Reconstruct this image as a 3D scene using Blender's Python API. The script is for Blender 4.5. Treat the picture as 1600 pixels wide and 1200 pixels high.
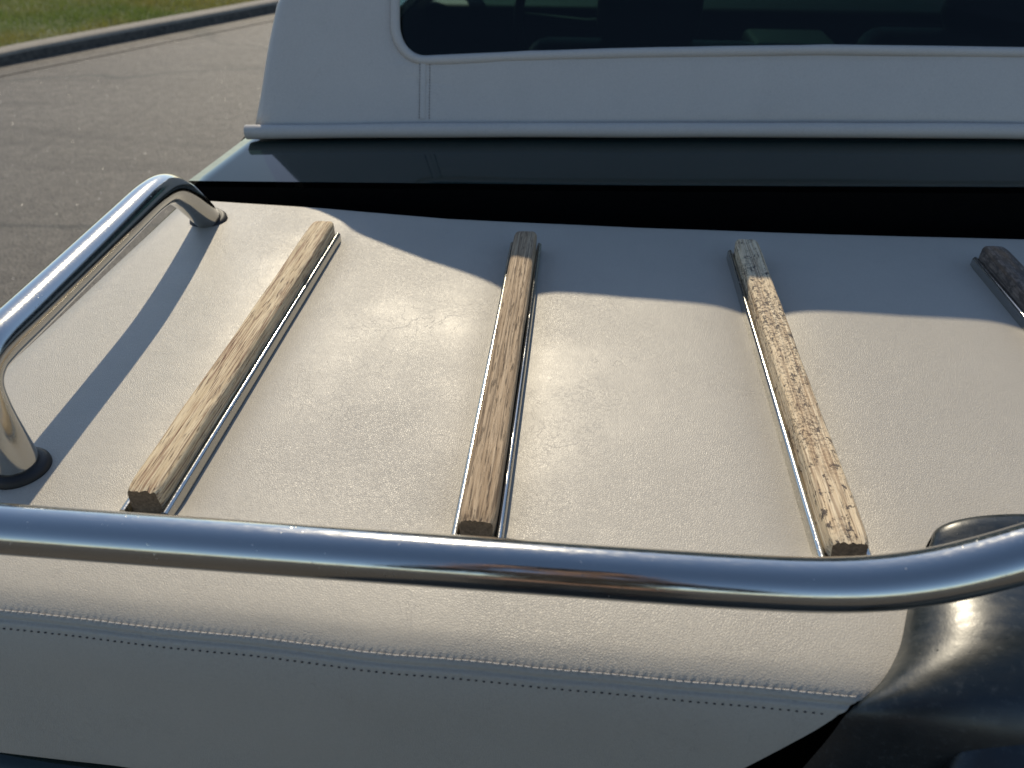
import bpy, bmesh, math, random
import numpy as np
from mathutils import Vector, Matrix, noise

random.seed(7)
SC = bpy.context.scene
for o in list(bpy.data.objects):
    bpy.data.objects.remove(o)
COL = SC.collection
R = math.radians

# ------------------------------------------------------------------ camera
ZO = 0.98                       # height of the boot lid above the road (metres)
cam_d = bpy.data.cameras.new('camera')
cam = bpy.data.objects.new('camera', cam_d)
COL.objects.link(cam)
cam.location = (0, 0, ZO + 0.40)
cam.rotation_euler = (R(90 - 36.5), 0, R(5.16))
cam_d.sensor_width = 36
cam_d.lens = 27.045
cam_d.clip_start = 0.02
cam_d.clip_end = 900
cam_d.dof.use_dof = True
cam_d.dof.focus_distance = 0.66
cam_d.dof.aperture_fstop = 8.0
SC.camera = cam

# ------------------------------------------------------------------ light
SUN_EL, SUN_AZ = 37.5, 11.0     # azimuth: degrees to the left of the car's nose (+Y)
w = bpy.data.worlds.new('World')
SC.world = w
w.use_nodes = True
nt = w.node_tree
bg = nt.nodes['Background']
sky = nt.nodes.new('ShaderNodeTexSky')
sky.sky_type = 'NISHITA'
sky.sun_disc = False
sky.sun_elevation = R(SUN_EL)
sky.sun_rotation = R(-SUN_AZ)
sky.air_density = 1.0
sky.dust_density = 0.3
sky.ozone_density = 1.5
nt.links.new(sky.outputs[0], bg.inputs[0])
bg.inputs[1].default_value = 0.15
sun_d = bpy.data.lights.new('sun', 'SUN')
sun = bpy.data.objects.new('sun', sun_d)
COL.objects.link(sun)
sun_d.energy = 4.3
sun_d.angle = R(0.53)
sun_d.color = (1.0, 0.875, 0.655)
sd = Vector((-math.sin(R(SUN_AZ)) * math.cos(R(SUN_EL)), math.cos(R(SUN_AZ)) * math.cos(R(SUN_EL)), math.sin(R(SUN_EL))))
sun.rotation_euler = sd.to_track_quat('Z', 'Y').to_euler()
sun.location = (-3, 10, 12)
SC.view_settings.view_transform = 'Standard'
SC.view_settings.look = 'None'
SC.view_settings.gamma = 1
SC.view_settings.use_curve_mapping = False
SC.view_settings.exposure = 0.0

# ------------------------------------------------------------------ materials
class NT:
    def __init__(s, name):
        s.m = bpy.data.materials.new(name)
        s.m.use_nodes = True
        s.t = s.m.node_tree
        s.b = s.t.nodes['Principled BSDF']
        s.out = s.t.nodes['Material Output']
    def n(s, typ, **k):
        q = s.t.nodes.new(typ)
        for a, v in k.items():
            setattr(q, a, v)
        return q
    def l(s, a, b):
        s.t.links.new(a, b)
    def setv(s, sock, v):
        if hasattr(v, 'is_output'):
            s.l(v, sock)
        else:
            sock.default_value = v
    def coord(s, kind):
        return s.n('ShaderNodeTexCoord').outputs[kind]
    def map(s, vec, scale=(1, 1, 1), loc=(0, 0, 0)):
        q = s.n('ShaderNodeMapping')
        s.l(vec, q.inputs['Vector'])
        q.inputs['Scale'].default_value = scale
        q.inputs['Location'].default_value = loc
        return q.outputs[0]
    def noise(s, vec, scale, detail=3, rough=0.5, dist=0.0, out='Fac'):
        q = s.n('ShaderNodeTexNoise')
        s.l(vec, q.inputs['Vector'])
        q.inputs['Scale'].default_value = scale
        q.inputs['Detail'].default_value = detail
        q.inputs['Roughness'].default_value = rough
        q.inputs['Distortion'].default_value = dist
        return q.outputs[out]
    def voro(s, vec, scale, feature='F1', rnd=1.0, out='Distance'):
        q = s.n('ShaderNodeTexVoronoi', feature=feature)
        s.l(vec, q.inputs['Vector'])
        q.inputs['Scale'].default_value = scale
        q.inputs['Randomness'].default_value = rnd
        return q.outputs[out]
    def ramp(s, fac, stops):
        q = s.n('ShaderNodeValToRGB')
        s.l(fac, q.inputs[0])
        e = q.color_ramp.elements
        while len(e) < len(stops):
            e.new(0.5)
        for i, (p, c) in enumerate(stops):
            e[i].position = p
            e[i].color = (c, c, c, 1) if not isinstance(c, tuple) else (*c, 1)
        return q.outputs[0]
    def rng(s, v, a, b, c, d):
        q = s.n('ShaderNodeMapRange')
        s.l(v, q.inputs[0])
        for i, x in enumerate((a, b, c, d)):
            q.inputs[i + 1].default_value = x
        return q.outputs[0]
    def math(s, op, a, b=0.0, clamp=False):
        q = s.n('ShaderNodeMath', operation=op, use_clamp=clamp)
        s.setv(q.inputs[0], a)
        s.setv(q.inputs[1], b)
        return q.outputs[0]
    def mix(s, fac, a, b, mode='MIX'):
        q = s.n('ShaderNodeMix', data_type='RGBA', blend_type=mode)
        s.setv(q.inputs[0], fac)
        for sock, v in ((q.inputs[6], a), (q.inputs[7], b)):
            if isinstance(v, tuple):
                sock.default_value = (*v, 1)
            else:
                s.l(v, sock)
        return q.outputs[2]
    def addvec(s, vec, off, k):
        q = s.n('ShaderNodeVectorMath', operation='MULTIPLY_ADD')
        s.l(off, q.inputs[0])
        q.inputs[1].default_value = (k, k, k)
        s.l(vec, q.inputs[2])
        return q.outputs[0]
    def bump(s, h, dist, strength=1.0, prev=None):
        q = s.n('ShaderNodeBump')
        s.l(h, q.inputs['Height'])
        q.inputs['Distance'].default_value = dist
        q.inputs['Strength'].default_value = strength
        if prev is not None:
            s.l(prev, q.inputs['Normal'])
        return q.outputs[0]
    def fin(s, base=None, rough=None, metal=None, normal=None, **k):
        for nm, v in (('Base Color', base), ('Roughness', rough), ('Metallic', metal), ('Normal', normal)):
            if v is None:
                continue
            if isinstance(v, tuple):
                v = (*v, 1)
            s.setv(s.b.inputs[nm], v)
        for nm, v in k.items():
            s.setv(s.b.inputs[nm.replace('_', ' ')], v)
        return s.m


def mat_vinyl(name, base, dark, kind='UV', grain=0.00016, crease=0.0004, rough=0.43):
    t = NT(name)
    c = t.coord(kind)
    w1 = t.noise(c, 260, 2, out='Color')
    cw = t.addvec(c, w1, 0.0016)
    g1 = t.voro(cw, 620, 'DISTANCE_TO_EDGE')
    g1 = t.ramp(g1, [(0.0, 0.0), (0.22, 1.0)])
    g2 = t.noise(c, 900, 2, 0.6)
    def ridge(scale, width, vec, det=3):
        q = t.noise(vec, scale, det, 0.55, 0.6)
        q = t.math('ABSOLUTE', t.math('SUBTRACT', q, 0.5))
        return t.ramp(q, [(0.0, 1.0), (width, 0.0)])
    km = t.ramp(t.noise(c, 8, 3, 0.6), [(0.50, 0.0), (0.64, 1.0)])
    kc = t.math('MULTIPLY', ridge(42, 0.010, t.map(c, (1, 0.7, 1), (3.1, 1.7, 0)), 4), km)      # long creases, in patches
    km2 = t.ramp(t.noise(t.map(c, (1, 1, 1), (7.3, 2.2, 0)), 10, 3, 0.6), [(0.42, 0.15), (0.60, 1.0)])
    kc2 = t.math('MULTIPLY', ridge(170, 0.022, c), km2)
    wr = t.noise(c, 60, 3, 0.55)
    n = t.bump(wr, 0.0016, 0.24)
    n = t.bump(t.math('SUBTRACT', 1.0, t.math('MAXIMUM', kc, t.math('MULTIPLY', kc2, 0.5))), crease, 0.45, n)
    gm = t.rng(t.noise(t.map(c, (1, 0.8, 1), (4.4, 0.9, 0)), 4.5, 2, 0.5), 0.40, 0.60, 0.45, 1.0)
    n = t.bump(t.math('MULTIPLY', t.math('ADD', g1, t.math('MULTIPLY', g2, 0.7)), gm), grain, 0.9, n)
    spots = t.noise(c, 14, 4, 0.65)
    fine = t.noise(c, 420, 2, 0.6)
    col = t.mix(t.rng(spots, 0.3, 0.75, 0.0, 0.45), base, dark)
    col = t.mix(t.math('MULTIPLY', t.math('MAXIMUM', kc, kc2), 0.17), col, (0.23, 0.20, 0.18))
    col = t.mix(t.rng(fine, 0.35, 0.7, 0.12, 0.0), col, (0.2, 0.18, 0.16))
    r = t.rng(t.noise(c, 30, 3, 0.6), 0.3, 0.7, rough - 0.02, rough + 0.06)
    return t.fin(col, r, 0.0, n, Specular_IOR_Level=0.42)


def mat_chrome(name, rough=0.07):
    t = NT(name)
    c = t.coord('Object')
    pit = t.voro(t.addvec(c, t.noise(c, 40, out='Color'), 0.02), 210, 'F1')
    keep = t.ramp(t.noise(c, 35, 2, 0.6), [(0.5, 0.0), (0.62, 1.0)])
    pm = t.math('MULTIPLY', t.ramp(pit, [(0.0, 1.0), (0.16, 0.0)]), keep)
    sm = t.noise(t.map(c, (9, 60, 60)), 14, 3, 0.6)
    r = t.math('ADD', t.rng(sm, 0.35, 0.75, rough * 0.8, rough * 1.7), t.math('MULTIPLY', pm, 0.35))
    n = t.bump(t.noise(c, 260, 3, 0.7), 0.00002, 0.5)
    n = t.bump(pm, 0.0002, 0.6, n)
    return t.fin(t.mix(pm, (0.48, 0.475, 0.45), (0.58, 0.57, 0.55)), r, 1.0, n)


def mat_wood(name, light, mid, dark, patch=0.0, seed=0.0, groove=1.0):
    t = NT(name)
    c = t.map(t.coord('Object'), (1, 1, 1), (seed, seed * 1.7, 0))
    wob = t.addvec(c, t.noise(t.map(c, (1, 0.12, 1)), 60, 2, out='Color'), 0.0016)
    fib = t.noise(t.map(wob, (1, 0.035, 1)), 900, 4, 0.65)
    lines = t.noise(t.map(wob, (1, 0.02, 1)), 480, 2, 0.5)
    pores = t.noise(t.map(wob, (1, 0.055, 1)), 760, 2, 0.6)
    big = t.noise(t.map(c, (1, 0.25, 1)), 30, 3, 0.6)
    col = t.mix(t.rng(lines, 0.38, 0.62, 0.0, 1.0), mid, light)
    col = t.mix(t.rng(big, 0.35, 0.7, 0.0, 0.45), col, mid)
    col = t.mix(t.ramp(t.noise(t.map(wob, (1, 0.014, 1)), 760, 1, 0.4), [(0.37, 0.65), (0.47, 0.0)]), col, dark)
    pm = t.ramp(pores, [(0.60, 0.0), (0.70, 1.0)])
    col = t.mix(t.math('MULTIPLY', pm, 0.75), col, dark)
    col = t.mix(t.ramp(fib, [(0.32, 0.7), (0.47, 0.0)]), col, dark)
    h = t.math('ADD', t.math('MULTIPLY', lines, 1.2), fib)
    h = t.math('SUBTRACT', h, t.math('MULTIPLY', pm, 0.8))
    if patch > 0:
        blo = t.noise(t.map(c, (1, 0.6, 1)), 120, 5, 0.8)
        bm = t.ramp(blo, [(0.665 - 0.13 * patch, 0.0), (0.695 - 0.13 * patch, 1.0)])
        small = t.ramp(t.noise(c, 330, 3, 0.7), [(0.50, 0.0), (0.57, 0.9)])
        side = t.ramp(t.noise(t.map(c, (1, 0.3, 1)), 24, 3, 0.6), [(0.40, 0.0), (0.58, 1.0)])
        bm = t.math('MAXIMUM', bm, t.math('MULTIPLY', small, side))
        col = t.mix(bm, col, (0.10, 0.08, 0.068))
        warm = t.ramp(t.noise(t.map(c, (1, 0.2, 1)), 45, 3, 0.6), [(0.54, 0.0), (0.72, 0.45)])
        col = t.mix(warm, col, (0.36, 0.20, 0.09))
        h = t.math('ADD', h, t.math('MULTIPLY', bm, 0.5))
    n = t.bump(h, 0.0009 * groove, 0.9)
    return t.fin(col, 0.72, 0.0, n, Specular_IOR_Level=0.3)


def mat_paint(name, base, rough=0.12, scratch=True):
    t = NT(name)
    c = t.coord('Object')
    sp = t.ramp(t.voro(c, 150, 'F1'), [(0.0, 1.0), (0.10, 0.0)])
    keep = t.ramp(t.noise(c, 28, 3, 0.6), [(0.48, 0.0), (0.62, 1.0)])
    sp = t.math('MULTIPLY', sp, keep)
    sm = t.noise(t.map(c, (1, 2.2, 1)), 60, 4, 0.7)
    r = t.rng(sm, 0.3, 0.75, rough * 0.8, rough * 1.5)
    n = t.bump(t.noise(t.map(c, (1, 1, 2.5)), 75, 4, 0.7), 0.0004, 0.5 if scratch else 0.02)
    n = t.bump(sp, 0.0008, 0.8 if scratch else 0.05, n)
    dust = t.ramp(t.noise(c, 190, 4, 0.75), [(0.55, 0.0), (0.8, 0.35 if scratch else 0.08)])
    col = t.mix(dust, base, (0.12, 0.13, 0.13))
    return t.fin(col, r, 0.0, n, Coat_Weight=0.25 if scratch else 0.0, Specular_IOR_Level=0.5 if scratch else 0.4, Coat_Roughness=rough * 0.9)


def mat_plain(name, col, rough=0.6, metal=0.0, nscale=80, var=0.25, bump=0.0003):
    t = NT(name)
    c = t.coord('Object')
    f = t.noise(c, nscale, 4, 0.6)
    d = tuple(x * (1 - var) for x in col)
    return t.fin(t.mix(t.rng(f, 0.3, 0.7, 0, 1), d, col), rough, metal, t.bump(f, bump, 0.5))


M = {}
M['vinyl'] = mat_vinyl('vinyl_lid', (0.428, 0.396, 0.340), (0.385, 0.355, 0.305))
M['vinyl_top'] = mat_vinyl('vinyl_top', (0.50, 0.46, 0.415), (0.44, 0.405, 0.37), 'Object', 0.0001, 0.00025, 0.5)
M['chrome'] = mat_chrome('chrome', 0.13)
M['trim'] = mat_chrome('chrome_trim', 0.16)
M['wood_a'] = mat_wood('wood_bleached', (0.76, 0.62, 0.41), (0.59, 0.455, 0.28), (0.20, 0.085, 0.05), 0, 0.0, 1.4)
M['wood_b'] = mat_wood('wood_brown', (0.54, 0.405, 0.265), (0.34, 0.235, 0.14), (0.10, 0.065, 0.04), 0, 2.3)
M['wood_c'] = mat_wood('wood_patchy', (0.82, 0.675, 0.465), (0.71, 0.55, 0.35), (0.30, 0.20, 0.125), 0.75, 5.1, 0.8)
M['wood_d'] = mat_wood('wood_dark', (0.30, 0.24, 0.19), (0.20, 0.15, 0.12), (0.06, 0.05, 0.045), 1.2, 8.4, 0.8)
M['wood_end'] = mat_plain('wood_end', (0.24, 0.17, 0.11), 0.9, 0, 500, 0.6, 0.002)
M['paint'] = mat_paint('body_paint', (0.009, 0.022, 0.021), 0.05, False)
M['paint_worn'] = mat_paint('worn_paint', (0.006, 0.011, 0.014), 0.34, True)
M['rubber'] = mat_plain('rubber', (0.012, 0.012, 0.013), 0.55)
M['void'] = mat_plain('gap_lining', (0.003, 0.003, 0.003), 0.9)
M['void'].node_tree.nodes['Principled BSDF'].inputs['Specular IOR Level'].default_value = 0.05
M['thread'] = mat_plain('thread', (0.58, 0.54, 0.49), 0.7, 0, 900)
M['thread_dark'] = mat_plain('thread_dark', (0.05, 0.048, 0.05), 0.8, 0, 900)
M['cabin'] = mat_plain('cabin_trim', (0.012, 0.014, 0.016), 0.6)
M['seat'] = mat_plain('seat_leather', (0.016, 0.020, 0.024), 0.45)
M['console'] = mat_plain('console_trim', (0.07, 0.085, 0.06), 0.6)
M['tyre'] = mat_plain('tyre_rubber', (0.012, 0.012, 0.012), 0.8)

t = NT('window_glass')
gl = t.n('ShaderNodeBsdfGlossy')
gl.inputs['Roughness'].default_value = 0.01
gl.inputs['Color'].default_value = (1, 1, 1, 1)
tr = t.n('ShaderNodeBsdfTransparent')
tr.inputs['Color'].default_value = (0.34, 0.44, 0.43, 1)
fr = t.n('ShaderNodeFresnel')
fr.inputs['IOR'].default_value = 1.3
mx = t.n('ShaderNodeMixShader')
t.l(fr.outputs[0], mx.inputs[0]); t.l(tr.outputs[0], mx.inputs[1]); t.l(gl.outputs[0], mx.inputs[2])
t.l(mx.outputs[0], t.out.inputs['Surface'])
M['glass'] = t.m

t = NT('asphalt')
c = t.coord('Object')
sp = t.voro(c, 95, 'F1', out='Color')
sp = t.n('ShaderNodeSeparateColor').outputs if False else sp
f1 = t.noise(c, 120, 4, 0.75)
f2 = t.noise(c, 1.3, 4, 0.6)
f3 = t.noise(t.map(c, (0.35, 2.2, 1)), 1.6, 4, 0.6)
col = t.mix(t.rng(f1, 0.32, 0.68, 0, 1), (0.031, 0.0275, 0.0235), (0.25, 0.222, 0.186))
col = t.mix(t.rng(f2, 0.35, 0.7, 0.0, 0.35), col, (0.064, 0.055, 0.046))
col = t.mix(t.ramp(f3, [(0.56, 0.0), (0.72, 0.45)]), col, (0.034, 0.031, 0.029))
stone = t.ramp(t.voro(c, 70, 'F1'), [(0.0, 1.0), (0.5, 0.0)])
cw = t.addvec(t.map(c, (0.25, 1, 1)), t.noise(c, 1.2, 3, out='Color'), 0.35)
cr = t.ramp(t.voro(cw, 0.55, 'DISTANCE_TO_EDGE'), [(0.0, 1.0), (0.012, 0.0)])
col = t.mix(t.math('MULTIPLY', cr, 0.6), col, (0.02, 0.028, 0.027))
n = t.bump(t.math('ADD', stone, t.math('MULTIPLY', f1, 0.6)), 0.004, 0.7)
f5 = t.noise(c, 16, 4, 0.7)
col = t.mix(t.rng(f5, 0.35, 0.68, 0.0, 0.55), col, (0.032, 0.028, 0.024))
M['asphalt'] = t.fin(col, 0.7, 0.0, n, Specular_IOR_Level=0.3)

t = NT('kerb_concrete')
c = t.coord('Object')
f1 = t.noise(c, 60, 5, 0.7)
f2 = t.noise(c, 4, 4, 0.6)
col = t.mix(t.rng(f1, 0.3, 0.7, 0, 1), (0.17, 0.15, 0.12), (0.29, 0.255, 0.205))
col = t.mix(t.rng(f2, 0.45, 0.7, 0, 0.5), col, (0.15, 0.135, 0.115))
M['kerb'] = t.fin(col, 0.85, 0.0, t.bump(f1, 0.004, 0.6))

t = NT('kerb_face_shade')  # darker copy of the kerb concrete, shade painted into the colour
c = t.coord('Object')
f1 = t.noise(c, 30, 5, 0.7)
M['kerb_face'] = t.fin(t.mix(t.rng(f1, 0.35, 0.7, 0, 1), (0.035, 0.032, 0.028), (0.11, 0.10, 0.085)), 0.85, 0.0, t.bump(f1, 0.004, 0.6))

t = NT('soil')
c = t.coord('Object')
f1 = t.noise(c, 9, 5, 0.65)
col = t.mix(t.rng(f1, 0.35, 0.7, 0, 1), (0.06, 0.085, 0.022), (0.13, 0.13, 0.05))
M['soil'] = t.fin(col, 0.95, 0.0, t.bump(f1, 0.02, 0.6))

t = NT('grass_blades')
g = t.n('ShaderNodeNewGeometry')
c = t.coord('Object')
f1 = t.noise(c, 0.9, 3, 0.6)
col = t.mix(g.outputs['Random Per Island'], (0.075, 0.125, 0.018), (0.17, 0.21, 0.042))
col = t.mix(t.ramp(f1, [(0.45, 0.0), (0.62, 0.75)]), col, (0.25, 0.20, 0.045))
tl = t.n('ShaderNodeBsdfTranslucent')
t.l(col, tl.inputs['Color'])
t.fin(col, 0.6, 0.0)
mx = t.n('ShaderNodeMixShader')
mx.inputs[0].default_value = 0.5
t.l(t.b.outputs[0], mx.inputs[1]); t.l(tl.outputs[0], mx.inputs[2])
t.l(mx.outputs[0], t.out.inputs['Surface'])
M['grass'] = t.m

t = NT('mica')
t.fin((0.85, 0.85, 0.83), 0.58, 1.0)
M['mica'] = t.m

# ------------------------------------------------------------------ helpers
def link(name, verts, faces, mat, parent=None, smooth=True, uv=None, zo=ZO, auto=None, props=None):
    """one mesh object; verts in metres, z measured from the boot lid"""
    me = bpy.data.meshes.new(name)
    base = parent_world(parent)
    vv = [(v[0] - base[0], v[1] - base[1], v[2] + zo - base[2]) for v in verts]
    me.from_pydata(vv, [], faces)
    if uv is not None:
        ul = me.uv_layers.new(name='UVMap')
        idx = np.empty(len(me.loops), dtype=np.int32)
        me.loops.foreach_get('vertex_index', idx)
        ul.data.foreach_set('uv', np.asarray(uv, dtype=np.float32)[idx].ravel())
    mats = mat if isinstance(mat, (list, tuple)) else [mat]
    for m_ in mats:
        me.materials.append(m_)
    me.polygons.foreach_set('use_smooth', [smooth] * len(me.polygons))
    me.validate()
    me.update()
    bm = bmesh.new(); bm.from_mesh(me)
    bmesh.ops.recalc_face_normals(bm, faces=bm.faces)
    bm.to_mesh(me); bm.free()
    if auto is not None:
        me.set_sharp_from_angle(angle=R(auto))
    o = bpy.data.objects.new(name, me)
    COL.objects.link(o)
    if parent is not None:
        o.parent = parent
    for k, v in (props or {}).items():
        o[k] = v
    return o

def parent_world(p):
    v = Vector((0, 0, 0))
    while p is not None:
        v += p.location
        p = p.parent
    return v

def gridmesh(rows, closed=False):
    """rows: list of equal-length point lists -> verts, quad faces"""
    n = len(rows[0])
    V = [p for r in rows for p in r]
    F = []
    m = n if closed else n - 1
    for i in range(len(rows) - 1):
        for j in range(m):
            a = i * n + j; b = i * n + (j + 1) % n
            F.append((a, b, b + n, a + n))
    return V, F

def catmull(pts, per=8):
    P = [Vector(p) for p in pts]
    P = [P[0] * 2 - P[1]] + P + [P[-1] * 2 - P[-2]]
    out = []
    for i in range(1, len(P) - 2):
        a, b, c_, d = P[i - 1:i + 3]
        for k in range(per):
            u = k / per
            out.append(0.5 * ((2 * b) + (c_ - a) * u + (2 * a - 5 * b + 4 * c_ - d) * u * u + (3 * b - a - 3 * c_ + d) * u ** 3))
    out.append(P[-2])
    return out

def tube(path, rad, seg=28, cap=True):
    P = [Vector(p) for p in path]
    rows = []
    up = None
    for i, p in enumerate(P):
        tg = (P[min(i + 1, len(P) - 1)] - P[max(i - 1, 0)]).normalized()
        if up is None:
            up = Vector((0, 0, 1)) if abs(tg.z) < 0.9 else Vector((1, 0, 0))
        up = (up - tg * up.dot(tg)).normalized()
        sd_ = tg.cross(up)
        r = rad[i] if isinstance(rad, (list, tuple)) else rad
        rows.append([p + (up * math.cos(2 * math.pi * k / seg) + sd_ * math.sin(2 * math.pi * k / seg)) * r for k in range(seg)])
    V, F = gridmesh(rows, True)
    if cap:
        F.append(tuple(range(seg)))
        F.append(tuple(range(len(V) - seg, len(V)))[::-1])
    return V, F

def lathe(profile, centre, axis, seg=40):
    """profile: (radius, height along axis)"""
    ax = Vector(axis).normalized()
    q = Vector((0, 0, 1)).rotation_difference(ax)
    rows = []
    for r, h in profile:
        rows.append([Vector(centre) + q @ Vector((r * math.cos(2 * math.pi * k / seg), r * math.sin(2 * math.pi * k / seg), h)) for k in range(seg)])
    V, F = gridmesh(rows, True)
    F.append(tuple(range(seg))); F.append(tuple(range(len(V) - seg, len(V)))[::-1])
    return V, F

def box(cx, cy, cz, sx, sy, sz, bev=0.0):
    bm = bmesh.new()
    bmesh.ops.create_cube(bm, size=1)
    for v in bm.verts:
        v.co = Vector((cx + v.co.x * sx, cy + v.co.y * sy, cz + v.co.z * sz))
    if bev:
        bmesh.ops.bevel(bm, geom=list(bm.edges), offset=bev, segments=4, profile=0.5, affect='EDGES')
    V = [v.co.copy() for v in bm.verts]
    for i, v in enumerate(bm.verts):
        v.index = i
    F = [tuple(v.index for v in f.verts) for f in bm.faces]
    bm.free()
    return V, F

def merge(*parts):
    V, F = [], []
    for v, f in parts:
        o = len(V)
        V += list(v)
        F += [tuple(i + o for i in q) for q in f]
    return V, F

def interp(x, pts):
    return float(np.interp(x, [p[0] for p in pts], [p[1] for p in pts]))

def sstep(a, b, x):
    u = max(0.0, min(1.0, (x - a) / (b - a)))
    return u * u * (3 - 2 * u)

# ------------------------------------------------------------------ setting: road, kerb, verge
GZ = -ZO                                              # road surface, measured from the lid
S = 400
link('road', [(-S, -S, GZ), (S, -S, GZ), (S, S, GZ), (-S, S, GZ)], [(0, 1, 2, 3)], M['asphalt'], props={'kind': 'structure'})

K0 = Vector((-3.965, 5.155, 0)); KD = Vector((1.30, 1.966, 0)).normalized()
KN = Vector((-KD.y, KD.x, 0))                          # towards the grass
def kerb_pt(s, off, z):
    bend = -0.006 * max(0.0, s - 1.0) ** 2
    p = K0 + KD * s + KN * (off + bend)
    return (p.x, p.y, z)
prof = [(0.0, GZ - 0.05), (0.0, GZ + 0.010), (0.010, GZ + 0.062), (0.020, GZ + 0.080), (0.036, GZ + 0.086), (0.15, GZ + 0.090), (0.165, GZ + 0.084), (0.168, GZ + 0.03)]
rows = []
for i in range(0, 141):
    s = -9 + i * 0.2
    jt = 1.0 if i % 15 == 0 else 0.0
    rows.append([kerb_pt(s, a + 0.003 * noise.noise(Vector((s * 3, k, 0))), z - 0.006 * jt + 0.003 * noise.noise(Vector((s * 2, 9 + k, 3)))) for k, (a, z) in enumerate(prof)])
V, F = gridmesh(rows)
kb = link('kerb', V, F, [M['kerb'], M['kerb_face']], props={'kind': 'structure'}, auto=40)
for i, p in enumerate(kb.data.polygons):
    p.material_index = 1 if i % 7 < 2 else 0            # the upright face's shade is put into its darker colour
# gutter strip: pale concrete at the kerb's foot
rows = [[kerb_pt(-9 + i * 0.4, -0.26, GZ + 0.004), kerb_pt(-9 + i * 0.4, -0.001, GZ + 0.006)] for i in range(71)]
V, F = gridmesh(rows)
link('gutter', V, F, M['asphalt'], props={'kind': 'structure'})
# verge ground
VW = 2.15
rows = []
for i in range(0, 141):
    s = -9 + i * 0.2
    rows.append([kerb_pt(s, 0.166 + (VW - 0.166) * k / 12, GZ + 0.078 + 0.010 * noise.noise(Vector((s, k * 0.3, 0)))) for k in range(13)])
V, F = gridmesh(rows)
link('verge', V, F, M['soil'], props={'kind': 'structure'})
# pavement beyond the verge
rows = [[kerb_pt(-9 + i * 0.4, VW + 0.002, GZ + 0.082), kerb_pt(-9 + i * 0.4, VW + 14, GZ + 0.086)] for i in range(71)]
V, F = gridmesh(rows)
link('pavement', V, F, M['asphalt'], props={'kind': 'structure'})
# grass
V, F = [], []
rg = random.Random(3)
for i in range(70000):
    s = rg.uniform(-2.6, 3.6); off = rg.uniform(0.155, VW + 0.02)
    b = Vector(kerb_pt(s, off, GZ + 0.076))
    tall = 0.6 + 0.8 * (0.5 + 0.5 * noise.noise(Vector((s * 2.2, off * 2.2, 4))))
    h = rg.uniform(0.018, 0.048) * tall
    a = rg.uniform(0, 2 * math.pi); wd = rg.uniform(0.0016, 0.0034)
    dx, dy = math.cos(a) * wd, math.sin(a) * wd
    lx, ly = rg.gauss(0, 0.02), rg.gauss(0, 0.02)
    o = len(V)
    V += [(b.x - dx, b.y - dy, b.z), (b.x + dx, b.y + dy, b.z), (b.x + lx, b.y + ly, b.z + h)]
    F.append((o, o + 1, o + 2))
link('grass', V, F, M['grass'], smooth=False, props={'kind': 'stuff'})
# bright mineral chips lying in the asphalt
V, F = [], []
rg = random.Random(11)
for i in range(900):
    y = rg.uniform(1.4, 6.0); x = rg.uniform(-4.2, -0.6)
    r = rg.uniform(0.0009, 0.0022)
    n_ = Vector((rg.gauss(0.22, 0.2), rg.gauss(-0.03, 0.2), 1)).normalized()
    q = Vector((0, 0, 1)).rotation_difference(n_)
    o = len(V)
    a0 = rg.uniform(0, 6)
    for k in range(5):
        V.append(Vector((x, y, GZ + 0.0035)) + q @ Vector((r * math.cos(a0 + k * 1.2566), r * math.sin(a0 + k * 1.2566), 0)))
    F.append(tuple(range(o, o + 5)))
link('mineral_chips', V, F, M['mica'], smooth=False, props={'kind': 'stuff'})

# ------------------------------------------------------------------ the car
XC = 0.32                                             # centre line of the car
car = bpy.data.objects.new('vintage_car', None)
COL.objects.link(car)
car.location = (XC, 1.9, 0)
car['label'] = 'dark green vintage car with beige padded vinyl top and trunk lid carrying wooden slats'
car['category'] = 'car'

SLX = [-0.291, -0.0565, 0.190, 0.459]
FAR = [(-0.60, 0.885), (-0.50, 0.903), (-0.472, 0.908), (-0.324, 0.899), (-0.157, 0.881), (0.077, 0.877), (0.303, 0.879), (0.525, 0.886), (1.2, 0.87)]
XR = [(-0.40, 0.05), (-0.13, 0.072), (-0.08, 0.116), (-0.043, 0.145), (-0.0185, 0.166), (-0.010, 0.176), (-0.004, 0.205), (0.0, 0.245)]
RS = [(-0.53, 0.004), (-0.364, 0.0), (-0.235, -0.0042), (-0.109, -0.0090), (-0.026, -0.0105), (0.055, -0.0120), (0.19, -0.0125), (0.3, -0.0125)]
def rear_shift(x, y):
    return interp(x, RS) * (1 - sstep(0.295, 0.36, y))
def rear_wave(x, b):
    return 0.0014 * noise.noise(Vector((x * 14, b * 10, 5.0)))

def dip(x, y):
    d = 0.0
    for xs in SLX:
        a = max(0.0, abs(x - xs) - 0.013)
        d += 0.0062 * math.exp(-(a / 0.022) ** 1.3) * sstep(0.33, 0.38, y) * (1 - sstep(0.80, 0.86, y))
    d -= 0.0003 * noise.noise(Vector((x * 9, y * 9, 2.0)))
    return d
def edge_drop(x):
    lim = -0.492; r_ = 0.036
    if x >= lim:
        return 0.0
    u = min(1.0, (lim - x) / r_)
    return r_ * (1 - math.sqrt(max(0.0, 1 - u * u)))

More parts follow.
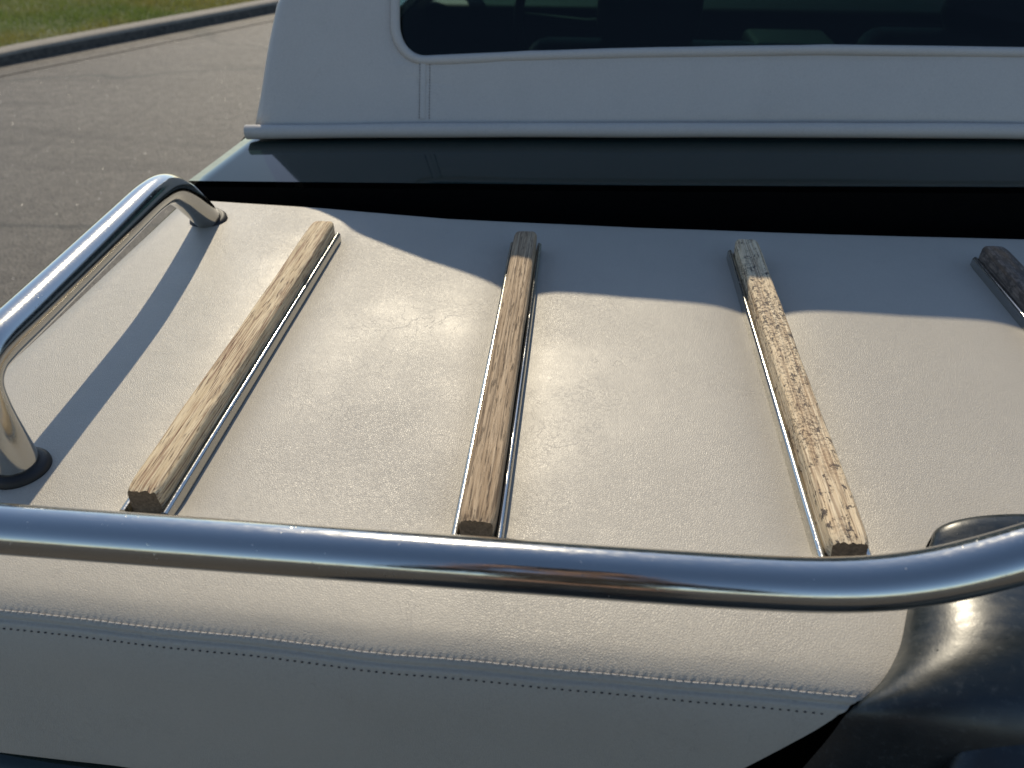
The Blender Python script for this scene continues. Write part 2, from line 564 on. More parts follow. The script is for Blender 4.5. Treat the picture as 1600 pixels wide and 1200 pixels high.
# --- trunk lid: top, rolled rear edge and rear face in one padded skin
xs_n = 560
prof = []
for k in range(7):                                     # far edge roll: (offset from far edge, z)
    a = R(90 * (1 - k / 6))
    prof.append(('far', 0.012 * math.sin(a), -0.012 * (1 - math.cos(a))))
prof = [('far', 0.0125, -0.06)] + prof
N = 96
for k in range(1, N + 1):
    prof.append(('lerp', k / N, 0.0))
rear = catmull([(0, 0.36, 0), (0, 0.34, -0.0002), (0, 0.32, -0.0008), (0, 0.30, -0.0022), (0, 0.289, -0.0042), (0, 0.279, -0.0085), (0, 0.2755, -0.0130), (0, 0.2725, -0.0185), (0, 0.268, -0.040), (0, 0.265, -0.080), (0, 0.263, -0.12), (0, 0.2615, -0.158), (0, 0.2645, -0.166), (0, 0.28, -0.169)], 7)
for p in rear[1:]:
    prof.append(('abs', p.y, p.z))
rows, uvs = [], []
vlen = 0.0
prev = None
crease_i = None
for kind, a, b in prof:
    row, urow = [], []
    yref = {'far': 0.88 + a if kind == 'far' else 0, 'lerp': 0.88 + (0.36 - 0.88) * a if kind == 'lerp' else 0, 'abs': a}[kind]
    if prev is not None:
        vlen += math.hypot(yref - prev[0], b - prev[1])
    prev = (yref, b)
    xl = -0.528
    xr_ = 1.17
    if kind == 'abs' and a < 0.342:
        xr_ = interp(b, XR)
    for j in range(xs_n + 1):
        x = xl + (xr_ - xl) * j / xs_n
        ye = interp(x, FAR)
        if kind == 'far':
            y = ye + a - 0.0125; z = b
            dd = dip(x, y)
        elif kind == 'lerp':
            y = ye - 0.0125 + (0.36 - (ye - 0.0125)) * a; z = b
            dd = dip(x, y)
        else:
            y = a; z = b
            dd = dip(x, max(y, 0.2))
            # slight waviness of the stuffed edge and a pulled-in seam line
            if y < 0.33:
                y += rear_wave(x, b) * (1 - sstep(0.28, 0.32, y))
                st = 0.5 + 0.5 * math.cos(2 * math.pi * (x + 0.52) / 0.0047)
                pull = 0.0012 * math.exp(-((b + 0.0130) / 0.0011) ** 2) + 0.0008 * math.exp(-((b + 0.0085) / 0.0013) ** 2) * st ** 4 + 0.0008 * math.exp(-((b + 0.0185) / 0.0014) ** 2) * st ** 4
                y += pull * 0.8; z -= pull * 0.6
            y += rear_shift(x, a)
        row.append((x, y, z - dd - edge_drop(x)))
        urow.append((x, vlen))
    rows.append(row); uvs += urow
V, F = gridmesh(rows)
lid = link('trunk_lid', V, F, M['vinyl'], car, uv=uvs)
lid['label'] = 'beige grained vinyl trunk lid with stitched rear edge'

# stitching: two rows of short threads along the rear seam
def stitch_row(yc, zc, mat, length, rad, name, xmax, ph, out):
    V, F = [], []
    x = -0.52 + ph
    rg = random.Random(int(zc * -1e5))
    nrm = Vector((0, -0.8, 0.6))
    while x < xmax:
        x2 = x + length
        ends = [Vector((q, yc + rear_wave(q, zc) + rear_shift(q, yc), zc - dip(q, 0.2) - edge_drop(q))) for q in (x, x2)]
        d_ = (ends[1] - ends[0]) * 0.5
        c_ = (ends[0] + ends[1]) * 0.5 + nrm * out
        c_.z += rg.uniform(-0.0002, 0.0002)
        pts = [c_ - d_ - nrm * rad * 1.6, c_ - d_ * 0.75, c_ + nrm * rad * 0.5, c_ + d_ * 0.75, c_ + d_ - nrm * rad * 1.6]
        a = tube(pts, [rad * 0.5, rad, rad, rad, rad * 0.5], 6)
        F += [tuple(i + len(V) for i in q) for q in a[1]]
        V += list(a[0])
        x += 0.0047
    link(name, V, F, mat, lid, props={'kind': 'stuff'})
stitch_row(0.279, -0.0085, M['thread'], 0.0037, 0.00043, 'upper_stitching', 0.172, 0.0005, 0.0005)
stitch_row(0.2725, -0.0185, M['thread_dark'], 0.0011, 0.00045, 'lower_stitching', 0.160, -0.0006, 0.0)

# --- luggage slats: chrome channel with a wooden strip
def wood_strip(xs, y0, y1, zt, half, seed, rag, worn):
    """rounded bar with weathered grooves; y0 is the near end"""
    ring = []
    r = 0.0042
    zb = -0.002
    def arc(cx, cz, a0, a1, n):
        return [(cx + r * math.cos(R(a0 + (a1 - a0) * k / n)), cz + r * math.sin(R(a0 + (a1 - a0) * k / n))) for k in range(n + 1)]
    ring += [(half, zb), (half, zb + (zt - zb) * 0.45)]
    ring += arc(half - r, zt - r, 0, 90, 4)
    nt_ = 9
    ring += [(half - r - (2 * half - 2 * r) * k / nt_, zt) for k in range(1, nt_)]
    ring += arc(-half + r, zt - r, 90, 180, 4)
    ring += [(-half, zb + (zt - zb) * 0.45), (-half, zb)]
    n = 170
    rows = []
    for i in range(n + 1):
        v = i / n
        y = y0 + (y1 - y0) * v
        row = []
        endk = math.exp(-v * 90) + math.exp(-(1 - v) * 90)
        for k, (px, pz) in enumerate(ring):
            gx = px + 0.004 * noise.noise(Vector((y * 3, seed, 1)))
            g = noise.noise(Vector((gx * 420 + seed, y * 9, pz * 300))) * 0.00045
            g += noise.noise(Vector((gx * 120 + seed, y * 22, pz * 120))) * 0.0005
            bite = max(0.0, noise.noise(Vector((seed + px * 60, y * 34, pz * 60))) - 0.42) * 0.006 * worn
            f = 1 - 0.12 * endk
            d = Vector((px, 0, pz - zt * 0.5)).normalized()
            yy = y
            if i == 0:
                yy -= rag * (0.5 + noise.noise(Vector((px * 500, pz * 260, seed)))) - 0.4 * rag
            cut = 0.0
            row.append((xs + px * f + d.x * (g - bite), yy, (pz if pz < 0 else pz * (1 - 0.06 * endk)) + d.z * (g - bite)))
        rows.append(row)
    V, F = gridmesh(rows)
    m = len(ring)
    Fe = [tuple(range(m)), tuple(range(len(V) - m, len(V)))[::-1]]
    return V, F, Fe

def channel(xs, y0, y1, hw):
    w_ = 0.0050
    def lip_(sg):
        q = [(hw + w_, -0.006), (hw + w_, 0.0062), (hw + w_ * 0.88, 0.0076), (hw + w_ * 0.6, 0.0086), (hw + w_ * 0.35, 0.0088), (hw + w_ * 0.1, 0.0082), (hw, 0.0070), (hw, -0.0005)]
        return [(sg * a_, b_) for a_, b_ in q]
    pr = lip_(-1) + lip_(1)[::-1]
    rows = []
    for i in range(25):
        y = y0 + (y1 - y0) * i / 24
        rows.append([(xs + a + 0.0004 * noise.noise(Vector((y * 6, xs * 9, 0))), y, b) for a, b in pr])
    V, F = gridmesh(rows)
    m = len(pr)
    F += [tuple(range(m)), tuple(range(len(V) - m, len(V)))[::-1]]
    return V, F

slat_info = [
    (-0.294, 0.364, 0.812, 'wood_a', 'bleached oak slat on a chrome channel, nearest the side handle', 0.0022, 0.5),
    (-0.0565, 0.357, 0.806, 'wood_b', 'brown straight-grained slat on a chrome channel, in mid lid', 0.0012, 0.25),
    (0.190, 0.360, 0.808, 'wood_c', 'pale slat with flaking dark specks on a chrome channel', 0.0026, 0.5),
    (0.459, 0.362, 0.815, 'wood_d', 'dark mottled slat on a chrome channel at the right edge', 0.002, 0.6),
]
ZS = -0.0035
for i, (xs, y0, y1, mk, lab, rag, worn) in enumerate(slat_info):
    V, F, Fe = wood_strip(xs, y0, y1, 0.0235, 0.0127, 13.7 * (i + 1), rag, worn)
    V = [(a, b, c_ + ZS) for a, b, c_ in V]
    o = link('luggage_slat', V, F + Fe, [M[mk], M['wood_end']], car, auto=35)
    for p in o.data.polygons[-2:]:
        p.material_index = 1
    o['label'] = lab
    V, F = channel(xs, y0 - 0.006, y1 - 0.001, 0.0131)
    V = [(a, b, c_ + ZS) for a, b, c_ in V]
    link('chrome_channel', V, F, M['trim'], o, auto=40)

# --- side handle
hp = catmull([(-0.4105, 0.396, -0.01), (-0.4135, 0.3965, 0.030), (-0.4162, 0.3985, 0.056), (-0.4180, 0.4035, 0.0745), (-0.4187, 0.4155, 0.0850), (-0.4188, 0.4330, 0.0885), (-0.4205, 0.475, 0.0885),
              (-0.425, 0.560, 0.088), (-0.429, 0.640, 0.088), (-0.433, 0.705, 0.087), (-0.4365, 0.745, 0.080), (-0.4395, 0.776, 0.062), (-0.444, 0.808, 0.034), (-0.4495, 0.842, 0.0), (-0.451, 0.852, -0.01)], 10)
V, F = tube(hp, 0.0162, 40)
handle = link('side_rail', V, F, M['chrome'], car)
handle['label'] = 'polished chrome hand rail curving down to the lid at the left'
for cpt, ax in (((-0.4114, 0.3962, 0), (0, 0, 1)), ((-0.4494, 0.8415, -0.001), (0.06, -0.2, 1))):
    V, F = lathe([(0.0168, 0.007), (0.0195, 0.0065), (0.0222, 0.003), (0.0228, -0.004)], cpt, ax, 40)
    link('rubber_gasket', V, F, M['rubber'], handle)

# --- rear rail, bending forwards at the right
rp = catmull([(-0.4560, 0.318, -0.012), (-0.4540, 0.313, 0.018), (-0.4450, 0.303, 0.043), (-0.4220, 0.292, 0.0575), (-0.385, 0.2875, 0.0600), (-0.331, 0.2868, 0.06), (-0.212, 0.2863, 0.06), (-0.063, 0.2862, 0.06), (0.046, 0.2860, 0.06), (0.100, 0.2862, 0.0603), (0.140, 0.2868, 0.0613), (0.172, 0.2885, 0.0640), (0.202, 0.2920, 0.0690), (0.230, 0.2968, 0.0765), (0.260, 0.3030, 0.0865), (0.290, 0.3105, 0.0970), (0.36, 0.328, 0.110), (0.43, 0.346, 0.102), (0.468, 0.358, 0.074), (0.482, 0.364, 0.035), (0.485, 0.366, -0.012)], 12)
V, F = tube(rp, 0.0151, 48)
rr = link('rear_rail', V, F, M['chrome'], car)
rr['label'] = 'long polished chrome rail across the rear edge of the lid'

# --- rounded black hump let into the lid's rear right
L = [(0.2475, 0.378, -0.030), (0.2475, 0.376, 0.012), (0.238, 0.358, 0.003), (0.220, 0.326, -0.001), (0.206, 0.296, -0.002), (0.190, 0.274, -0.004), (0.172, 0.2615, -0.016), (0.165, 0.2585, -0.045), (0.153, 0.2570, -0.10), (0.140, 0.257, -0.17), (0.11, 0.275, -0.36)]
Rg = [(0.322, 0.389, -0.028), (0.322, 0.387, 0.029), (0.300, 0.352, 0.028), (0.277, 0.316, 0.031), (0.268, 0.286, 0.031), (0.267, 0.264, 0.025), (0.269, 0.248, 0.012), (0.274, 0.238, -0.010), (0.283, 0.230, -0.055), (0.292, 0.226, -0.11), (0.30, 0.23, -0.30)]
per = 7
Lc, Rc = catmull(L, per), catmull(Rg, per)
rows = []
PW = [(0, 0.9), (7, 0.85), (14, 0.75), (21, 0.8), (28, 0.95), (42, 0.85), (80, 0.75)]
for i, (l_, r_) in enumerate(zip(Lc, Rc)):
    row = []
    n = 18
    pw = interp(i, PW)
    lin = sstep(10, 24, i) * 0.45
    for k in range(n + 1):
        a = k / n * math.pi / 2
        fx = (1 - math.cos(a)) * (1 - lin) + lin * k / n
        row.append(Vector((l_.x + (r_.x - l_.x) * fx, l_.y + (r_.y - l_.y) * math.sin(a), l_.z + (r_.z - l_.z) * math.sin(a) ** pw)))
    for k in range(1, n + 1):
        a = (1 - k / n) * math.pi / 2
        row.append(Vector((r_.x + 1.9 * (r_.x - l_.x) * math.cos(a), l_.y + (r_.y - l_.y) * math.sin(a), l_.z + (r_.z - l_.z) * math.sin(a) ** pw)))
    rows.append(row)
V, F = gridmesh(rows)
hump = link('body_hump', V, F, M['paint_worn'], car)
hump['label'] = 'scratched glossy black rounded hump at the rear right of the lid'
V, F = lathe([(0.066, -0.02), (0.066, 0.002), (0.064, 0.007), (0.056, 0.011), (0.040, 0.017), (0.020, 0.0195), (0.004, 0.020)], (0.284, 0.222, -0.036), (-0.05, -0.66, 0.75), 56)
cap = link('round_cap', V, F, M['paint_worn'], car)
cap['label'] = 'dark round domed cap below the black hump'

# --- painted body: cowl panel, sides, lower rear, bonnet
def crown(x):
    return interp(x, BASE) / 0.033
BASE = [(p.x, p.y) for p in catmull([(-0.56, -0.007, 0), (-0.48, -0.004, 0), (-0.20, 0.007, 0), (0.08, 0.0155, 0), (0.32, 0.0225, 0), (0.60, 0.0290, 0), (0.80, 0.030, 0), (1.0, 0.030, 0), (1.18, 0.018, 0)], 6)]
LIP = [(-0.56, -0.001), (-0.52, 0.0), (0.08, 0.0155), (0.60, 0.032), (0.8, 0.034), (1.2, 0.018)]
def lip_z(x):
    return interp(x, LIP)
def side_profile(s):
    """left body side from the shoulder down (dx outwards, dz)"""
    return [(0.0, 0.0), (0.008, -0.002), (0.016, -0.009), (0.022, -0.022), (0.030, -0.06), (0.042, -0.14), (0.050, -0.25), (0.048, -0.40), (0.035, -0.55), (0.0, -0.72)]
nx = 60
rows = []
for v in np.linspace(0, 1, 14):
    row = []
    y = 0.942 + (1.095 - 0.942) * v
    z0 = 0.010 * (1 - v)
    hw = 0.838 - 0.030 * v
    sp_ = side_profile(0)
    left = [(XC - hw - dx, y, dz + 0.010 * v) for dx, dz in sp_[1:]][::-1]
    mid = []
    for j in range(nx + 1):
        x = XC - hw + 2 * hw * j / nx
        mid.append((x, y, z0 * 0.8 + 0.024 * v + lip_z(x) * (1 - v) + 0.033 * crown(x) * v))
    right = [(XC + hw + dx, y, dz + 0.010 * v) for dx, dz in sp_[1:]]
    rows.append(left + mid + right)
# rear lip of the cowl folds down into the gap
m = len(rows[0])
lip = [(a, b - 0.004, c_ - 0.005) for a, b, c_ in rows[0]]
lip2 = [(a, b - 0.002, c_ - 0.012) for a, b, c_ in rows[0]]
V, F = gridmesh(rows)
body = link('cowl_panel', V, F, M['paint'], car)
body['label'] = 'glossy dark green body panel between the lid and the vinyl top'
# trunk gap lining
V, F = gridmesh([[(XC - 0.835, 0.944, -0.014), (XC + 0.835, 0.944, -0.014)], [(XC - 0.835, 0.943, -0.075), (XC + 0.835, 0.943, -0.075)], [(XC - 0.835, 0.84, -0.075), (XC + 0.835, 0.84, -0.075)]])
V = [(a, b, c_ + (0.026 if k < 2 and False else 0)) for k, (a, b, c_) in enumerate(V)]
V2, F2 = gridmesh([[(XC - 0.836 + 1.672 * j / 40, 0.9445, lip_z(XC - 0.836 + 1.672 * j / 40) - 0.001) for j in range(41)], [(XC - 0.836 + 1.672 * j / 40, 0.9435, -0.02) for j in range(41)]])
V3, F3 = gridmesh([[(-0.50, 0.36, -0.07), (1.14, 0.36, -0.07)], [(-0.50, 0.315, -0.08), (1.14, 0.315, -0.08)], [(-0.50, 0.312, -0.6), (1.14, 0.312, -0.6)]])
V, F = merge((V, F), (V2, F2), (V3, F3))
link('gap_lining', V, F, M['void'], car, smooth=False)
# sides beside the lid and forward along the doors
for sg in (-1, 1):
    rows = []
    for y in [0.29, 0.32, 0.40, 0.55, 0.75, 0.9, 0.9405]:
        hw = 0.828 + 0.010 * sstep(0.29, 0.9, y)
        rows.append([(XC + sg * (hw + dx), y, dz - 0.014) for dx, dz in side_profile(0)])
    V, F = gridmesh(rows)
    link('rear_wing', V, F, M['paint'], car)
    rows = []
    for y in [1.0955, 1.4, 1.8, 2.3, 2.7, 3.1, 3.6, 4.0]:
        hw = 0.808 - 0.05 * sstep(2.3, 4.0, y)
        rows.append([(XC + sg * (hw - 0.05), y, 0.019), (XC + sg * hw, y, 0.019)] + [(XC + sg * (hw + dx), y, dz + 0.019) for dx, dz in side_profile(0)[1:]])
    V, F = gridmesh(rows)
    link('body_side', V, F, M['paint'], car)
rows = []
for y, z in [(0.300, -0.176), (0.262, -0.176), (0.250, -0.184), (0.243, -0.205), (0.236, -0.30), (0.238, -0.45), (0.27, -0.70)]:
    rows.append([(XC - 0.84 + 1.68 * j / 30, y + 0.10 * max(0, abs(j - 15) / 15 - 0.8) , z) for j in range(31)])
V, F = gridmesh(rows)
lp = link('rear_panel', V, F, M['paint'], car)
rows = []
for y in np.linspace(2.42, 4.0, 12):
    row = []
    for j in range(31):
        x = XC - 0.76 + 1.52 * j / 30
        row.append((x, y, -0.005 + 0.03 * crown(x) - 0.05 * sstep(3.4, 4.0, y)))
    rows.append(row)
V, F = gridmesh(rows)
link('bonnet', V, F, M['paint'], car)

# --- padded vinyl top with rear window
TAN = math.tan(R(66))
def top_y(z, x):
    return 1.088 + (z - 0.030 - 0.033 * crown(x)) / TAN
half_edge = [(0.799, 0.030), (0.787, 0.075), (0.7755, 0.128), (0.7645, 0.168), (0.7575, 0.190), (0.742, 0.207), (0.710, 0.226), (0.678, 0.262), (0.650, 0.306), (0.610, 0.350), (0.570, 0.382), (0.510, 0.420), (0.420, 0.441), (0.29, 0.452), (0.15, 0.457), (0.0, 0.459)]
he = [(p.x, p.y) for p in catmull([(a, b, 0) for a, b in half_edge], 5)]
outer = [(XC - a, b) for a, b in he] + [(XC + a, b) for a, b in he[::-1][1:]]
nb = 40
outer += [(XC + 0.799 - 1.598 * k / nb, 0.030 + 0.033 * crown(XC + 0.799 - 1.598 * k / nb)) for k in range(1, nb)]
# window outline (rounded rectangle following the crown)
wl, wr, wt, wb, wrd = XC - 0.583, XC + 0.583, 0.345, 0.1130, 0.040
def win(off):
    pts = []
    l_, r_, t_, b_, rd = wl - off, wr + off, wt + off, wb - off, wrd + off
    def arc(cx, cz, a0, a1):
        return [(cx + rd * math.cos(R(a0 + (a1 - a0) * k / 10)), cz + rd * math.sin(R(a0 + (a1 - a0) * k / 10))) for k in range(11)]
    seq = arc(l_ + rd, b_ + rd, 180, 270)
    seq += [(l_ + rd + (r_ - l_ - 2 * rd) * k / 30, b_) for k in range(1, 30)]
    seq += arc(r_ - rd, b_ + rd, 270, 360)
    seq += [(r_, b_ + rd + (t_ - b_ - 2 * rd) * k / 14) for k in range(1, 14)]
    seq += arc(r_ - rd, t_ - rd, 0, 90)
    seq += [(r_ - rd - (r_ - l_ - 2 * rd) * k / 30, t_) for k in range(1, 30)]
    seq += arc(l_ + rd, t_ - rd, 90, 180)
    seq += [(l_, t_ - rd - (t_ - b_ - 2 * rd) * k / 14) for k in range(1, 14)]
    sag = [(-0.30, 0.010), (-0.23, 0.012), (-0.17, 0.015), (-0.10, 0.020), (0.07, 0.028), (0.32, 0.037), (0.60, 0.0395), (0.90, 0.030)]
    return [(x, z + interp(x, sag)) for x, z in seq]
w0 = win(0.0)
C0 = (XC, 0.235)
def cast(px, pz):
    """where the ray from the window centre through p meets the outer outline"""
    dx, dz = px - C0[0], pz - C0[1]
    best = None
    for k in range(len(outer)):
        ax, az = outer[k]; bx, bz = outer[(k + 1) % len(outer)]
        ex, ez = bx - ax, bz - az
        den = dx * ez - dz * ex
        if abs(den) < 1e-12:
            continue
        tt = ((ax - C0[0]) * ez - (az - C0[1]) * ex) / den
        uu = ((ax - C0[0]) * dz - (az - C0[1]) * dx) / den
        if tt > 0 and -1e-6 <= uu <= 1 + 1e-6 and (best is None or tt < best):
            best = tt
    return (C0[0] + dx * best, C0[1] + dz * best)
wins = win(0.0)
oc = [cast(*p) for p in wins]
# make sure the two bottom corners of the outline are hit exactly
for corner in ((XC - 0.799, 0.030), (XC + 0.799, 0.030)):
    k = min(range(len(oc)), key=lambda q: (oc[q][0] - corner[0]) ** 2 + (oc[q][1] - corner[1]) ** 2)
    oc[k] = corner
rows = []
nr = 26
NRM = Vector((0, -math.sin(R(66)), math.cos(R(66))))
for i in range(nr + 1):
    v = (i / nr)
    row = []
    for (a, b), (c_, d) in zip(wins, oc):
        x = a + (c_ - a) * v; z = b + (d - b) * v
        dist = math.hypot(x - a, z - b)
        p = Vector((x, top_y(z, x), z))
        puff = 0.006 * (1 - math.exp(-dist / 0.018)) + 0.0012 * noise.noise(Vector((x * 7, z * 9, 1)))
        seam = 0.0025 * math.exp(-((x + 0.232) / 0.0025) ** 2) if z < 0.125 else 0.0
        edge = 0.010 * math.exp(-((1 - v) * math.hypot(c_ - a, d - b)) / 0.008)
        p += NRM * (puff - seam - edge)
        row.append(p)
    rows.append(row)
# turn over the edge and run forward as roof and quarter sides
for (ins, fwd) in ((0.0, 0.010), (-0.004, 0.03), (-0.006, 0.08), (-0.008, 0.2), (-0.010, 0.45), (-0.010, 0.8), (-0.010, 1.28)):
    row = []
    for (c_, d) in oc:
        bottom = d < 0.031 + 0.033 * crown(c_) + 1e-4 and abs(c_ - XC) < 0.7985
        x = c_ - (c_ - XC) / 0.8 * 0.0 + (0.0 if bottom else -ins * (1 if c_ > XC else -1) * (abs(c_ - XC) > 0.3))
        y = top_y(d, c_) + (0 if bottom else fwd) + (0.004 if bottom else 0)
        z = d + (0 if bottom else -ins * 0.5)
        row.append(Vector((x, y, z - (0.004 if bottom else 0))))
    rows.append(row)
V, F = gridmesh(rows, True)
top = link('vinyl_roof', V, F, M['vinyl_top'], car)
top['label'] = 'padded pale vinyl roof with rear window, in shade'
# roof forward of the quarter panels: only the upper part, windows below
up = [p for p in outer[:len(he) * 2 - 1] if p[1] > 0.36]
rows = []
for y in (1.70, 1.95, 2.2, 2.30):
    rows.append([(a, y, b + 0.004) for a, b in up])
rows2 = [[(a, y, b - 0.02) for a, b in up] for y in (2.30, 1.70)]
V, F = gridmesh(rows + rows2)
link('roof_front', V, F, M['vinyl_top'], top)
# padded rim around the window
rim = [Vector((x, top_y(z, x), z)) + NRM * 0.003 for x, z in win(0.004)]
rim = rim + [rim[0]]
V, F = tube(rim, [0.0068 + 0.0008 * noise.noise(Vector((p.x * 20, p.z * 20, 0))) for p in rim], 14, False)
link('window_rim', V, F, M['vinyl_top'], top)
# glass
gp = [Vector((x, top_y(z, x), z)) - NRM * 0.004 for x, z in win(0.003)]
V = gp + [p - NRM * 0.004 for p in gp]
m = len(gp)
link('rear_window', V, [tuple(range(m)), tuple(range(m, 2 * m))[::-1]] + [(k, (k + 1) % m, m + (k + 1) % m, m + k) for k in range(m)], M['glass'], top, smooth=False)
# welt along the base
bp = []
for k in range(61):
    x = XC - 0.803 + 1.606 * k / 60
    bp.append((x, 1.074 - 0.0008 * noise.noise(Vector((x * 9, 0, 0))), 0.0345 + 0.033 * crown(x)))
V, F = tube(bp, [0.0098 + 0.0006 * noise.noise(Vector((p[0] * 7, 3, 0))) for p in bp], 18)
wl_ = link('base_welt', V, F, M['vinyl_top'], top)
# stitched seams below the window's left corner
XSM = -0.2265
rows = []
for k in range(24):
    z = 0.050 + 0.070 * k / 23
    row = []
    for dx, h in ((-0.0062, 0.001), (-0.0055, 0.0066), (-0.003, 0.0073), (0.003, 0.0073), (0.0042, 0.0066), (0.0047, 0.001)):
        x = XSM + dx
        row.append(Vector((x, top_y(z, x), z)) + NRM * (h + 0.0012 * noise.noise(Vector((x * 7, z * 9, 1)))))
    rows.append(row)
V, F = gridmesh(rows)
link('seam_fold', V, F, M['vinyl_top'], top, auto=50)
V, F = [], []
for xo, hh in ((-0.0040, 0.0074), (0.0100, 0.0064)):
    for k in range(19):
        z = 0.051 + k * 0.0036
        x = XSM + xo
        p = Vector((x, top_y(z, x), z)) + NRM * (hh + 0.0012 * noise.noise(Vector((x * 7, z * 9, 1))))
        a = tube([p - Vector((0, 0.0005, 0.0011)), p + NRM * 0.0002, p + Vector((0, 0.0005, 0.0011))], 0.00045, 5)
        F += [tuple(i + len(V) for i in q) for q in a[1]]
        V += list(a[0])
link('seam_stitching', V, F, M['thread_dark'], top, props={'kind': 'stuff'})

# --- cabin: floor, dash, seats, wheel, console, windscreen
V, F = box(XC, 1.75, -0.45, 1.52, 1.28, 0.05)
V2, F2 = box(XC - 0.775, 1.75, -0.22, 0.03, 1.28, 0.46)
V3, F3 = box(XC + 0.775, 1.75, -0.22, 0.03, 1.28, 0.46)
V4, F4 = box(XC, 1.135, -0.22, 1.50, 0.03, 0.46)
V, F = merge((V, F), (V2, F2), (V3, F3), (V4, F4))
link('cabin_tub', V, F, M['cabin'], car, smooth=False)
V, F = box(XC, 2.28, -0.12, 1.50, 0.24, 0.25, 0.03)
link('dashboard', V, F, M['cabin'], car, auto=40)
V, F = box(0.48, 1.78, -0.15, 0.20, 0.62, 0.26, 0.02)
link('centre_console', V, F, M['console'], car, auto=40)
def seat(x0, x1, top_z):
    pts = []
    V, F = box((x0 + x1) / 2, 1.62, (top_z - 0.4) / 2, x1 - x0, 0.13, top_z + 0.4, 0.045)
    s_ = link('front_seat', V, F, M['seat'], car, auto=50)
    V, F = box((x0 + x1) / 2, 1.63, top_z + 0.055, (x1 - x0) * 0.42, 0.09, 0.13, 0.04)
    link('headrest', V, F, M['seat'], s_, auto=50)
seat(-0.12, 0.355, 0.045)
seat(0.52, 1.0, 0.075)
# steering wheel
ring = [Vector((-0.0 + 0.17 * math.cos(2 * math.pi * k / 48), 2.05 + 0.08 * math.sin(2 * math.pi * k / 48), 0.0 + 0.15 * math.sin(2 * math.pi * k / 48))) for k in range(49)]
V, F = tube(ring, 0.012, 10, False)
V2, F2 = tube([(-0.16, 2.05, 0.0), (0.0, 2.09, -0.02), (0.16, 2.05, 0.0)], 0.012, 8)
V, F = merge((V, F), (V2, F2))
link('steering_wheel', V, F, M['cabin'], car)
# windscreen posts and glass
for sg in (-1, 1):
    V, F = tube([(XC + sg * 0.70, 2.50, 0.0), (XC + sg * 0.60, 2.30, 0.37)], 0.022, 10)
    link('windscreen_post', V, F, M['paint'], car)
gv = [(XC - 0.69, 2.49, 0.01), (XC + 0.69, 2.49, 0.01), (XC + 0.59, 2.305, 0.37), (XC - 0.59, 2.305, 0.37)]
V = gv + [(a, b + 0.005, c_ + 0.003) for a, b, c_ in gv]
link('windscreen', V, [(0, 1, 2, 3), (7, 6, 5, 4), (0, 4, 5, 1), (1, 5, 6, 2), (2, 6, 7, 3), (3, 7, 4, 0)], M['glass'], car, smooth=False)
# wheels
for sx in (-1, 1):
    for yy in (0.75, 3.35):
        V, F = lathe([(0.18, -0.10), (0.30, -0.10), (0.335, -0.07), (0.338, 0.07), (0.30, 0.10), (0.18, 0.10)], (XC + sx * 0.70, yy, GZ + 0.338), (1, 0, 0), 40)
        o = link('wheel', V, F, M['tyre'], car)

# ------------------------------------------------------------------ the person taking the picture (mirrored in the chrome)
M['skin'] = mat_plain('skin', (0.48, 0.29, 0.21), 0.5, 0, 60, 0.12)
M['shirt'] = mat_plain('shirt_cloth', (0.035, 0.028, 0.026), 0.9, 0, 300)
M['jeans'] = mat_plain('trouser_cloth', (0.030, 0.032, 0.040), 0.9, 0, 300)
M['hair'] = mat_plain('hair', (0.03, 0.02, 0.014), 0.6, 0, 200)
M['shoe'] = mat_plain('shoe_leather', (0.03, 0.028, 0.026), 0.6)
M['phone'] = mat_plain('phone_case', (0.015, 0.015, 0.017), 0.35)

def skin_figure(name, chains, mat, parent, loc, levels=1):
    """one continuous surface grown along joined chains of (x, y, z, radius)"""
    bm = bmesh.new()
    lay = bm.verts.layers.skin.verify()
    seen = {}
    for ch in chains:
        prev_ = None
        for x, y, z, r in ch:
            key = (round(x, 4), round(y, 4), round(z, 4))
            if key not in seen:
                v = bm.verts.new((x - loc[0], y - loc[1], z - loc[2]))
                v[lay].radius = (r, r)
                v[lay].use_root = len(seen) == 0
                seen[key] = v
            v = seen[key]
            if prev_ is not None and prev_ is not v:
                bm.edges.new((prev_, v))
            prev_ = v
    me = bpy.data.meshes.new(name)
    bm.to_mesh(me); bm.free()
    me.materials.append(mat)
    o = bpy.data.objects.new(name, me)
    COL.objects.link(o)
    o.parent = parent
    sk = o.modifiers.new('skin', 'SKIN'); sk.use_smooth_shade = True
    o.modifiers.new('smooth', 'SUBSURF').levels = levels
    o.modifiers['smooth'].render_levels = levels
    return o

PX, PY = 0.03, -0.62
per_ = bpy.data.objects.new('person', None)
COL.objects.link(per_)
per_.location = (PX, PY, 0)
per_['label'] = 'person in dark clothes mirrored in the chrome rail while photographing'
per_['category'] = 'person'
pl = (PX, PY, 0)
pelvis = (PX, PY, 0.93, 0.13); belly = (PX, PY + 0.02, 1.10, 0.125); chest = (PX, PY + 0.09, 1.30, 0.135); neck0 = (PX, PY + 0.14, 1.43, 0.06)
neck1 = (PX, PY + 0.17, 1.50, 0.052); jaw = (PX, PY + 0.215, 1.555, 0.066); skull = (PX, PY + 0.215, 1.625, 0.082); crown_ = (PX, PY + 0.195, 1.69, 0.062)
body_ch = [[pelvis, belly, chest, neck0, neck1, jaw, skull, crown_], [jaw, (PX, PY + 0.30, 1.592, 0.014)]]
shirt_ch = [[(PX, PY, 0.90, 0.155), (PX, PY + 0.02, 1.10, 0.150), (PX, PY + 0.09, 1.30, 0.158), (PX, PY + 0.135, 1.41, 0.085)]]
trous_ch = [[(PX, PY - 0.005, 0.95, 0.15), (PX, PY, 0.88, 0.14)]]
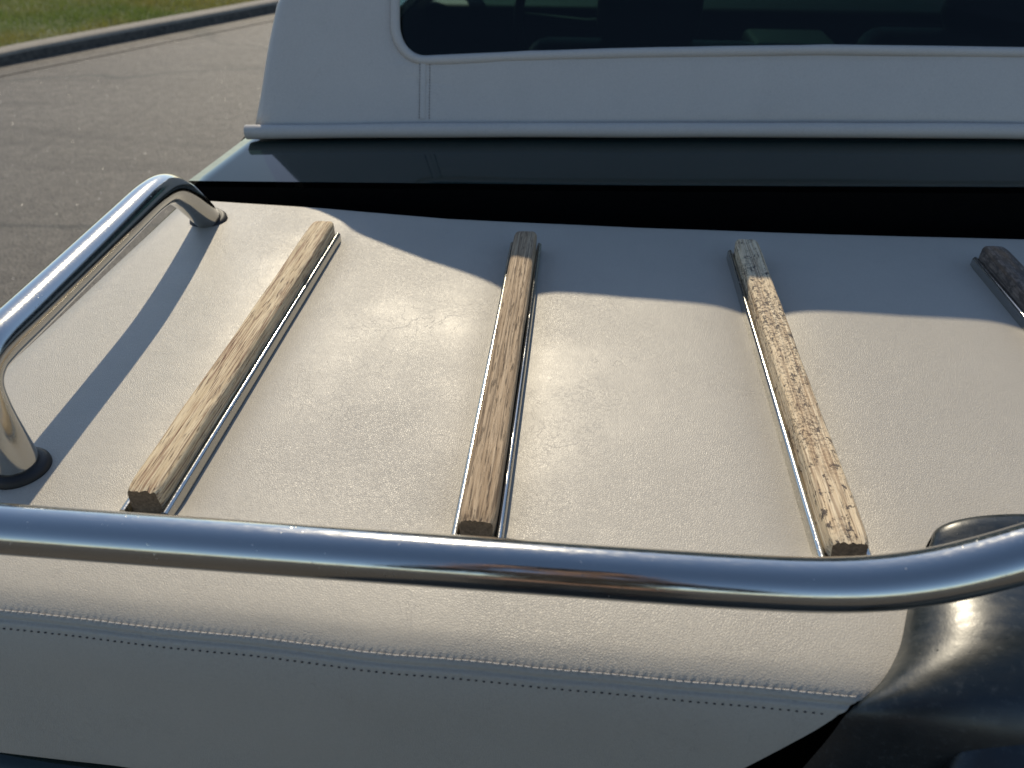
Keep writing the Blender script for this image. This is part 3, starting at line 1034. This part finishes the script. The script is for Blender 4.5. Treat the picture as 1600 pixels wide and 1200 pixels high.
for sg in (-1, 1):
    sh = (PX + sg * 0.175, PY + 0.10, 1.375, 0.062); el = (PX + sg * 0.245, PY + 0.24, 1.145, 0.044)
    wr = (sg * 0.098 + 0.0, -0.135, 1.300, 0.029); pa = (sg * 0.088, -0.070, 1.345, 0.034)
    body_ch.append([chest, sh, el, wr, pa])
    for k in range(4):
        z0 = 1.375 - 0.018 * k
        ln = (0.9, 1.0, 0.95, 0.8)[k]
        a = Vector((sg * 0.084, -0.045, z0)); b = a + Vector((-sg * 0.010, 0.024, 0.008)) * ln; c_ = b + Vector((-sg * 0.026, 0.004, 0.004)) * ln; d = c_ + Vector((-sg * 0.018, -0.004, 0.0)) * ln
        body_ch.append([pa] + [(p.x, p.y, p.z, r_) for p, r_ in ((a, 0.0095), (b, 0.009), (c_, 0.008), (d, 0.007))])
    body_ch.append([pa, (sg * 0.070, -0.060, 1.325, 0.011), (sg * 0.046, -0.048, 1.330, 0.009), (sg * 0.028, -0.040, 1.342, 0.008)])
    hip = (PX + sg * 0.095, PY, 0.86, 0.10); kn = (PX + sg * 0.115, PY + 0.03, 0.48, 0.062); an = (PX + sg * 0.12, PY - 0.01, 0.09, 0.042)
    body_ch.append([pelvis, hip, kn, an, (PX + sg * 0.13, PY + 0.12, 0.035, 0.034)])
    shirt_ch.append([(PX, PY + 0.09, 1.30, 0.158), (PX + sg * 0.175, PY + 0.10, 1.375, 0.075), (PX + sg * 0.245, PY + 0.24, 1.145, 0.056), (sg * 0.112 + 0.0, -0.165, 1.280, 0.038)])
    trous_ch.append([(PX, PY, 0.88, 0.14), (PX + sg * 0.095, PY, 0.80, 0.110), (PX + sg * 0.115, PY + 0.03, 0.48, 0.078), (PX + sg * 0.12, PY - 0.01, 0.10, 0.066)])
    V, F = box(PX + sg * 0.128, PY + 0.05, 0.045 - ZO, 0.098, 0.28, 0.085, 0.035)
    link('shoe', V, F, M['shoe'], per_)
skin_figure('body', body_ch, M['skin'], per_, pl)
skin_figure('shirt', shirt_ch, M['shirt'], per_, pl)
skin_figure('trousers', trous_ch, M['jeans'], per_, pl)
V, F = lathe([(0.055, -0.085), (0.092, -0.05), (0.102, 0.0), (0.090, 0.045), (0.055, 0.075), (0.006, 0.088)], (PX, PY + 0.185, 1.645 - ZO), (0, -0.25, 1), 24)
link('hair', V, F, M['hair'], per_)
# the phone sits just behind the lens
fw = Vector((0, 0, -1)); fw.rotate(cam.rotation_euler)
V, F = box(0, 0, 0, 0.148, 0.072, 0.008, 0.003)
ph = link('phone', V, F, M['phone'], zo=0)
ph.location = Vector(cam.location) - fw * 0.022
ph.rotation_euler = cam.rotation_euler
ph['label'] = 'dark phone held up by the person taking the picture'
ph['category'] = 'phone'
